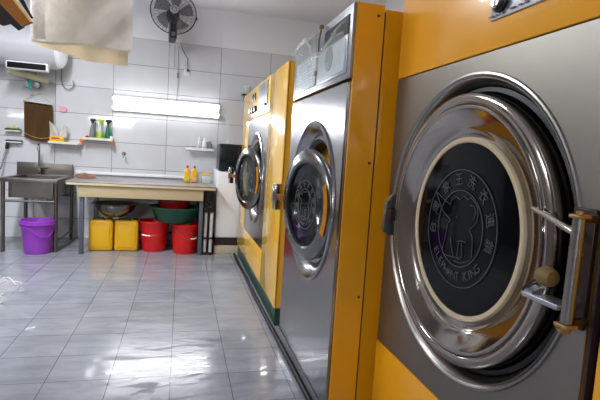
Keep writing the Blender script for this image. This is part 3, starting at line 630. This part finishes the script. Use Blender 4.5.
# ------------------------------------------------------------------ sink
SK = thing('sink_stand', 'stainless steel sink on an open leg stand at far left', 'sink', (-1.40, 5.42, 0))
X0, X1, Y0, Y1, Z = -.265, .24, -.40, .34, .722
mb = MB(); g = .05; bx0, bx1, by0, by1 = X0+.045, X1-.06, Y0+.09, Y1-.12
mb.box(X0, X1, Y0, by0, Z-.04, Z, .004).box(X0, X1, by1, Y1, Z-.04, Z, .004).box(X0, bx0, by0, by1, Z-.04, Z).box(bx1, X1, by0, by1, Z-.04, Z)
mb.build('sink_top', 'sinksteel', SK)
mb = MB(); t_ = .004
mb.box(bx0, bx1, by0, by0+t_, .53, Z-.005).box(bx0, bx1, by1-t_, by1, .53, Z-.005).box(bx0, bx0+t_, by0, by1, .53, Z-.005).box(bx1-t_, bx1, by0, by1, .53, Z-.005).box(bx0, bx1, by0, by1, .525, .53).build('basin', 'sinksteel', SK)
MB().box(X0-.08, X1-.02, Y1+.0, Y1+.02, Z-.03, Z+.125, .003).build('backsplash', 'sinksteel', SK)
for x in (X0+.02, X1-.02):
    for y in (Y0+.02, Y1-.03): MB().tube([(x, y, .0), (x, y, Z-.03)], .019, 16).build('leg', 'sinksteel', SK)
for y in (Y0+.02, Y1-.03): MB().tube([(X0+.02, y, .50), (X1-.02, y, .50)], .012, 12).build('stretcher', 'sinksteel', SK)
MB().tube([(X1-.02, Y0+.02, .10), (X1-.02, Y1-.03, .10)], .010, 12).build('stretcher', 'sinksteel', SK)
MB().tube([(-.10, -.02, .525), (-.10, -.02, .45), (-.095, -.02, .28)], .028, 16).build('drain_pipe', 'white_pl', SK, 'white drain pipe')
MB().lathe([(0, .50), (.05, .502), (.05, .522), (0, .524)], (-.10, -.02, 0), seg=20).build('strainer', 'black', SK)
MB().lathe([(0, -.02), (.03, -.015), (.034, .0), (.03, .015), (0, .02)], (.05, .1, .48), 'y', 16).tube([(.05, .1, .48), (.05, .2, .48), (.05, .34, .47)], .008, 8).build('valve', 'dull', SK)
fa = MB().tube([(-.105, .27, .722), (-.105, .27, 1.0), (-.1, .25, 1.035), (-.095, .21, 1.05), (-.09, .17, 1.03), (-.088, .16, .985)], .011, 14).lathe([(.022, .722), (.022, .78), (.014, .79)], (-.105, .27, 0), seg=20).build('faucet', 'chrome', SK)
MB().tube([(-.105, .27, .79), (-.06, .262, .80), (-.02, .255, .795)], [.012, .009, .012], 10).build('faucet_lever', 'chrome', fa)

# purple bucket
def bucket(name, label, m, loc, rt_, rb, h, grip=None, tilt=0, loop=None):
    t = thing(name, label, 'bucket', loc)
    MB().lathe([(0, .004), (rb-.01, .004), (rb-.006, 0), (rb, .004), (rb+.004, .02), ((rt_+rb)/2+.002, h*.55), (rt_-.006, h-.03), (rt_-.004, h-.026), (rt_+.006, h-.024), (rt_+.008, h-.004), (rt_+.002, h), (rt_-.004, h-.002), (rt_-.01, h-.03), (rb-.006, .012), (0, .01)], seg=48).build('pail', m, t)
    a = math.radians(tilt); pts = []
    for k in range(0, 13):
        q = PI*k/12; x = (rt_+.008)*math.cos(q); d = (rt_+.012)*math.sin(q)
        pts.append((x, -d*math.cos(a), h-.02-d*math.sin(a)))
    return t, pts
t, pts = bucket('purple_bucket', 'purple plastic bucket standing under the sink', 'purple', (-1.335, 5.03, 0), .155, .118, .325)
MB().tube(pts if False else [(-.158, -.0, .30), (-.15, -.05, .275), (-.09, -.135, .262), (-.02, -.165, .255), (.0, -.158, .22), (.06, -.142, .18), (.12, -.09, .175), (.15, -.02, .24), (.16, .0, .30)], .006, 10).build('handle', 'purple', t)
MB().lathe([(.158, .285), (.166, .288), (.166, .296), (.158, .30)], seg=48, closed=True).build('rim_band', 'purple', t)
# red buckets
t, pts = bucket('red_bucket', 'red bucket left of the pair under the worktop', 'red', (-.25, 5.20, 0), .152, .118, .325)
MB().tube([(.156, 0, .30), (.13, -.09, .245), (.06, -.15, .195), (-.02, -.162, .185), (-.09, -.148, .18), (-.13, -.08, .2), (-.156, 0, .30)], .0025, 6).build('handle', 'dull', t, 'thin wire handle')
MB().tube([(-.115, -.133, .187), (-.075, -.15, .182), (-.035, -.158, .180)], .007, 10).build('grip', 'white_pl', t, 'white hand grip')
t, pts = bucket('red_bucket', 'red bucket beside the right table leg, rightmost', 'red', (.07, 5.10, 0), .148, .118, .315)
MB().tube([(-.152, 0, .29), (-.12, -.10, .27), (-.05, -.15, .21), (.03, -.158, .165), (.08, -.13, .17), (.152, 0, .29)], .0025, 6).build('handle', 'dull', t, 'thin wire handle')
MB().tube([(.06, -.145, .172), (.09, -.125, .168), (.115, -.10, .175)], .007, 10).build('grip', 'white_pl', t, 'white hand grip')
gb = MB().lathe([(0, 0), (.185, 0), (.20, .01), (.245, .13), (.262, .15), (.272, .152), (.272, .16), (.255, .16), (.238, .14), (.195, .02), (0, .01)], (-.04, 5.14, .329), seg=56).build('green_basin', 'dgreen'); tag(gb, 'dark green basin resting on the two red buckets', 'basin')
rb_ = MB().lathe([(0, 0), (.12, 0), (.13, .01), (.165, .13), (.178, .135), (.178, .142), (.16, .14), (.12, .02), (0, .01)], (-.06, 5.14, .412), seg=48).build('red_basin', 'dark_red'); tag(rb_, 'dark red basin nested inside the green basin', 'basin')
# jerrycans
jc = thing('jerrycan', 'yellow jerrycan under the worktop, left of the pair', 'jerrycan', (-.775, 5.19, 0), group='yellow jerrycans under the worktop')
mb = MB().box(-.117, .117, -.085, .085, .0, .325, .028); mb.build('can_body', 'canyel', jc)
MB().box(-.088, .088, -.0895, -.083, .04, .27, .006).build('front_panel', 'canyel', jc)
MB().tube([(-.075, -.055, .315), (-.07, -.055, .337), (-.03, -.055, .341), (.02, -.055, .341), (.035, -.055, .315)], .011, 10).build('handle', 'rust', jc, 'brown grimy handle')
MB().lathe([(.024, .31), (.026, .315), (.026, .338), (0, .34)], (.078, 0, 0), seg=20).build('cap', 'rust', jc, 'brown grimy cap')
j2 = copy_tree(jc); j2.location.x = -.525; j2['label'] = 'yellow jerrycan beside the red bucket, right of the pair'
sb = MB().lathe([(0, 0), (.09, 0), (.10, .004), (.18, .06), (.218, .125), (.24, .133), (.24, .138), (.214, .136), (.168, .06), (.095, .012), (0, .008)], (-.65, 5.20, .356), seg=56).build('steel_bowl', 'door_chrome'); tag(sb, 'stainless steel bowl resting on the yellow jerrycans', 'bowl')

# ------------------------------------------------------------------ worktop table
TB = thing('work_table', 'long work table with steel top and pale wood apron', 'table', (-.365, 5.35, 0))
MB().box(-.705, .725, -.45, .44, .716, .728, .002).build('steel_top', 'top_steel', TB, 'grey steel sheet top')
MB().box(-.70, .72, -.447, .435, .692, .7155, .002).build('edge_band', 'edge', TB, 'cream edge board')
MB().box(-.60, .60, -.425, -.405, .575, .6895, .002).build('apron', 'pale_wood', TB, 'pale wood grain apron')
MB().box(-.60, -.58, -.404, .42, .575, .6895, .002).box(.58, .60, -.404, .42, .575, .6895, .002).build('side_apron', 'pale_wood', TB)
for x in (-.565, .585):
    for y in (-.38, .40): MB().box(x-.02, x+.02, y-.02, y+.02, 0, .575, .002).build('leg', 'paint_leg', TB)
MB().tube([(-.9+.35, .40, .09), (.585, .40, .09)], .012, 8).build('rear_rail', 'dull', TB)
bb = MB().box(-1.16, .345, 5.797, 5.8195, .745, .775, .002).build('wall_glare_strip', 'white_pl'); tag(bb, 'white strip standing in for the wall reflection along the worktop back', 'strip')  # solid white strip in place of the wall's reflection on the steel top
# items on the worktop
def rag(u, v):
    a = 2*PI*u; r = v*(.10+.02*math.sin(3*a)); return (-.99+r*math.cos(a)*1.05, 5.40+r*math.sin(a)*.8, .729+(.05*(1-v)+.012*math.sin(5*a)*v)*(1 if v < .98 else .1)+.004)
rg = MB().sheet(rag, 24, 6, .004).build('rag', mat('patterned_rag', (176, 128, 96), .9, noise=.7, nscale=22)); tag(rg, 'crumpled patterned rag on left end of the worktop', 'rag')
def detergent(label, x):
    t = thing('detergent_bottle', label, 'bottle', (x, 5.45, .7285), group='detergent bottles on the worktop')
    MB().box(-.034, .034, -.024, .024, 0, .14, .014).lathe([(.026, .135), (.012, .155), (.012, .165), (0, .165)], seg=20).build('bottle', 'canyel', t)
    MB().box(-.022, .022, -.0265, -.023, .02, .06, .002).build('front_label', 'lime' if x < .1 else 'pink', t)
    MB().lathe([(.013, .163), (.012, .188), (0, .19)], seg=16).build('cap', 'red', t, 'red cap')
detergent('yellow detergent bottle with red cap and green label, left one', .072)
detergent('yellow detergent bottle with red cap and pinkish label, right one', .148)
tb = thing('storage_tub', 'cloudy plastic tub with yellow lid at worktop end', 'tub', (.285, 5.45, .7285))
MB().box(-.05, .05, -.04, .04, 0, .09, .012).build('tub', 'clear', tb); MB().box(-.054, .054, -.044, .044, .088, .105, .006).build('lid', 'canyel', tb, 'yellow lid')
tc_ = MB().lathe([(0, 0), (.03, 0), (.035, .10), (.032, .10), (.028, .006), (0, .006)], (.205, 5.5, .7285), seg=24).build('clear_cup', 'clear'); tag(tc_, 'clear plastic cup between detergent bottles and tub', 'cup')

# folding trolley leg poles at table end
tr = thing('folded_trolley', 'folded trolley with two silver tubes beside the table leg', 'trolley', (.30, 4.99, 0))
for x in (-.028, .032):
    MB().tube([(x, 0, .02), (x+.002, .02, .45)], .0185, 14).build('tube', 'alu', tr, 'silver tube')
    MB().box(x-.022, x+.022, -.022, .03, 0, .03, .004).build('foot', 'blackrub', tr, 'black foot')
MB().box(-.05, .05, -.012, .03, .165, .19, .004).build('lower_clamp', 'black', tr)
MB().box(-.05, .055, -.01, .05, .45, .53, .006).box(-.04, -.01, -.02, .0, .50, .56, .005).box(.015, .045, -.02, .0, .49, .57, .005).build('upper_clamp', 'black', tr)
bd = MB().box(.25, .352, 5.10, 5.125, 0, .66, .003).build('dark_board', 'dkbase'); tag(bd, 'dark board standing behind the silver trolley tubes', 'board')

# white cabinet with black microwave
pf = MB().box(.376, .95, 5.03, 5.75, 0, .088, .004).build('low_plinth_step', 'beigetile'); tag(pf, 'low beige step under the white cabinet', 'step')
cb = thing('white_cabinet', 'white cabinet between worktop and far washer', 'cabinet', (.66, 5.40, .0885))
MB().box(-.275, .27, -.34, .33, 0, .085).build('toe_base', 'dkbase', cb, 'dark maroon base')
MB().box(-.28, .275, -.345, .335, .085, .795, .008).build('cabinet_body', 'white', cb)
MB().box(-.275, .272, -.358, -.346, .095, .775, .004).build('door', 'white', cb)
mwv = thing('microwave', 'black box-shaped microwave on top of the white cabinet', 'microwave', (.64, 5.36, .8838))
MB().box(-.245, .27, -.24, .2, .01, .30, .006).build('case', 'black', mwv)
MB().box(-.24, .265, -.248, -.24, .02, .29, .003).build('door', 'mw', mwv)
MB().box(-.22, -.18, -.2, -.16, 0, .012).box(.18, .22, -.2, -.16, 0, .012).box(-.22, -.18, .12, .16, 0, .012).box(.18, .22, .12, .16, 0, .012).build('feet', 'blackrub', mwv)

# ------------------------------------------------------------------ clothes rail and hanging laundry
RZ = 2.25
rl = thing('clothes_rail', 'steel clothes rail hung from the ceiling', 'rail', (0, 3.2425, RZ-.018))
MB().cyl((-2.4, 0, 0), (.1, 0, 0), .009, 14).build('bar', 'chrome', rl)
for x in (-2.2, -.05): MB().cyl((x, 0, .0), (x, 0, ROOM_Z-RZ+.016), .006, 10).build('hanger_rod', 'dull', rl)
q = thing('folded_quilt', 'off-white quilt folded over the rail, hanging at the top', 'quilt', (0, 0, 0))
QX0, QX1 = -.895, -.328
def quilt(u, v):
    x = QX0+u*(QX1-QX0)+.004*math.sin(9*v)
    L1 = 2.262-1.685+.03*(1-u)*0
    y = 3.215-.015*math.sin(6*u+2*v)-.01*math.sin(15*u*v)+.003*abs(math.sin(17*(u+v*.9)))+.003*abs(math.sin(15*(u-v))); z = 2.262-v*(L1-.012*math.sin(PI*u)+.006*math.sin(9*u))
    if v < .03: y = 3.215+(.035)*(1-v/.03)
    return (x, y, z)
MB().sheet(quilt, 60, 60, .016).build('front_layer', 'white_cloth', q)
MB().sheet(lambda u, v: (QX0-.004+u*.083+.004*math.sin(7*v), 3.196-.01*u, 2.24-v*(.545-.012*u)), 6, 20, .008).build('turned_edge', 'white_cloth', q)
MB().sheet(lambda u, v: (QX0+.003+u*(QX1-QX0-.006), 3.199-.015*math.sin(6*u+2), 1.689+.012*math.sin(PI*u)-.006*math.sin(9*u)-.012*v+.006), 34, 1, .006).build('hem', 'hem', q, 'cream hem')
def lining(u, v):
    x = QX0+.01+u*(QX1-QX0-.03)+.01*math.sin(4*v+2*u); low = 1.682-.125*u+.045*u*u+.006*math.sin(8*u)
    y = 3.262+.03*math.sin(2.5*u+1)*v+.012*math.sin(16*u)*v; z = 2.262-v*(2.262-low)
    if v < .03: y = 3.25+(y-3.25)*v/.03
    return (x, y, z)
MB().sheet(lining, 34, 30, .006).build('back_layer', 'beige_cloth', q, 'beige underside layer')

gm = thing('hanging_garment', 'tan and charcoal garment hanging at top left corner', 'garment', (0, 3.12, 0))
def slab(name, pts, ya, yb, m, lb_=None): MB().prism(pts, ya, yb).build(name, m, gm, lb_)
def lerp2(a, b, t_): return (a[0]+(b[0]-a[0])*t_, a[1]+(b[1]-a[1])*t_)
# strips that run from the rail down to the right
slab('tan_strip', [(-.865, 1.773), (-.915, 1.745), (-1.20, 2.03), (-1.35, 2.235), (-1.27, 2.245), (-1.05, 2.0)], -.035, -.012, 'tan', 'tan fabric strip')
slab('piping', [(-.860, 1.778), (-.868, 1.772), (-1.05, 2.0), (-1.27, 2.245), (-1.25, 2.245), (-1.03, 2.0)], -.042, -.005, 'tan_edge', 'light tan piping')
slab('charcoal_strip', [(-.910, 1.750), (-.942, 1.727), (-.97, 1.748), (-1.16, 1.93), (-1.40, 2.235), (-1.33, 2.24), (-1.16, 2.0)], -.010, .012, 'char', 'charcoal fabric strip')
slab('brown_strip', [(-.985, 1.765), (-1.03, 1.748), (-1.07, 1.765), (-1.25, 1.95), (-1.47, 2.235), (-1.40, 2.24), (-1.16, 1.97)], .014, .034, 'brn', 'dark brown fabric strip')
slab('back_flap', [(-.895, 1.85), (-.875, 1.815), (-.885, 1.81), (-1.0, 1.98), (-1.2, 2.2), (-1.1, 2.24), (-.97, 2.0)], .03, .045, 'char')
MB().tube([(-1.18, .13, 2.27), (-1.18, .11, 2.275), (-1.2, .05, 2.24), (-1.3, .0, 2.23), (-1.4, .0, 2.22)], .005, 8).build('hook', 'dull', gm)

# ------------------------------------------------------------------ clear bag on the floor
def bag(u, v):
    x = -1.62+u*.50; y = 3.28+v*.72
    d = math.hypot((u-.45)/.55, (v-.5)/.55); h_ = max(0, 1-d)**.8*.10
    n = math.sin(13*u+5*v)*math.sin(9*v-7*u)+.6*math.sin(27*u*v+11*v)
    e = .04*math.sin(11*v)+.03*math.sin(23*v)
    return (x+e*u, y+.04*math.sin(12*u), .004+h_*(1+.35*n)+.006*abs(n))
bgt = thing('floor_plastic_bag', 'crumpled clear plastic bag lying on the floor at left', 'plastic bag', (0, 0, 0))
tag(bgt, 'crumpled clear plastic bag lying on the floor at left', 'plastic bag')
MB().sheet(bag, 30, 34).build('bag_film', 'bagfilm', bgt, flip=False)
mb = MB()
rr = random.Random(3)
for k in range(26):
    u, v = rr.uniform(.15, .98), rr.uniform(.05, .95); a = rr.uniform(0, 6.28); pts = []
    for s_ in range(6):
        pts.append(Vector(bag(min(1, max(0, u)), min(1, max(0, v))))+Vector((0, 0, .002))); u += .05*math.cos(a); v += .04*math.sin(a); a += rr.uniform(-.8, .8)
    mb.tube(pts, [.001, .003, .0045, .0035, .003, .001], 5)
mb.build('creases', 'bagridge', bgt)
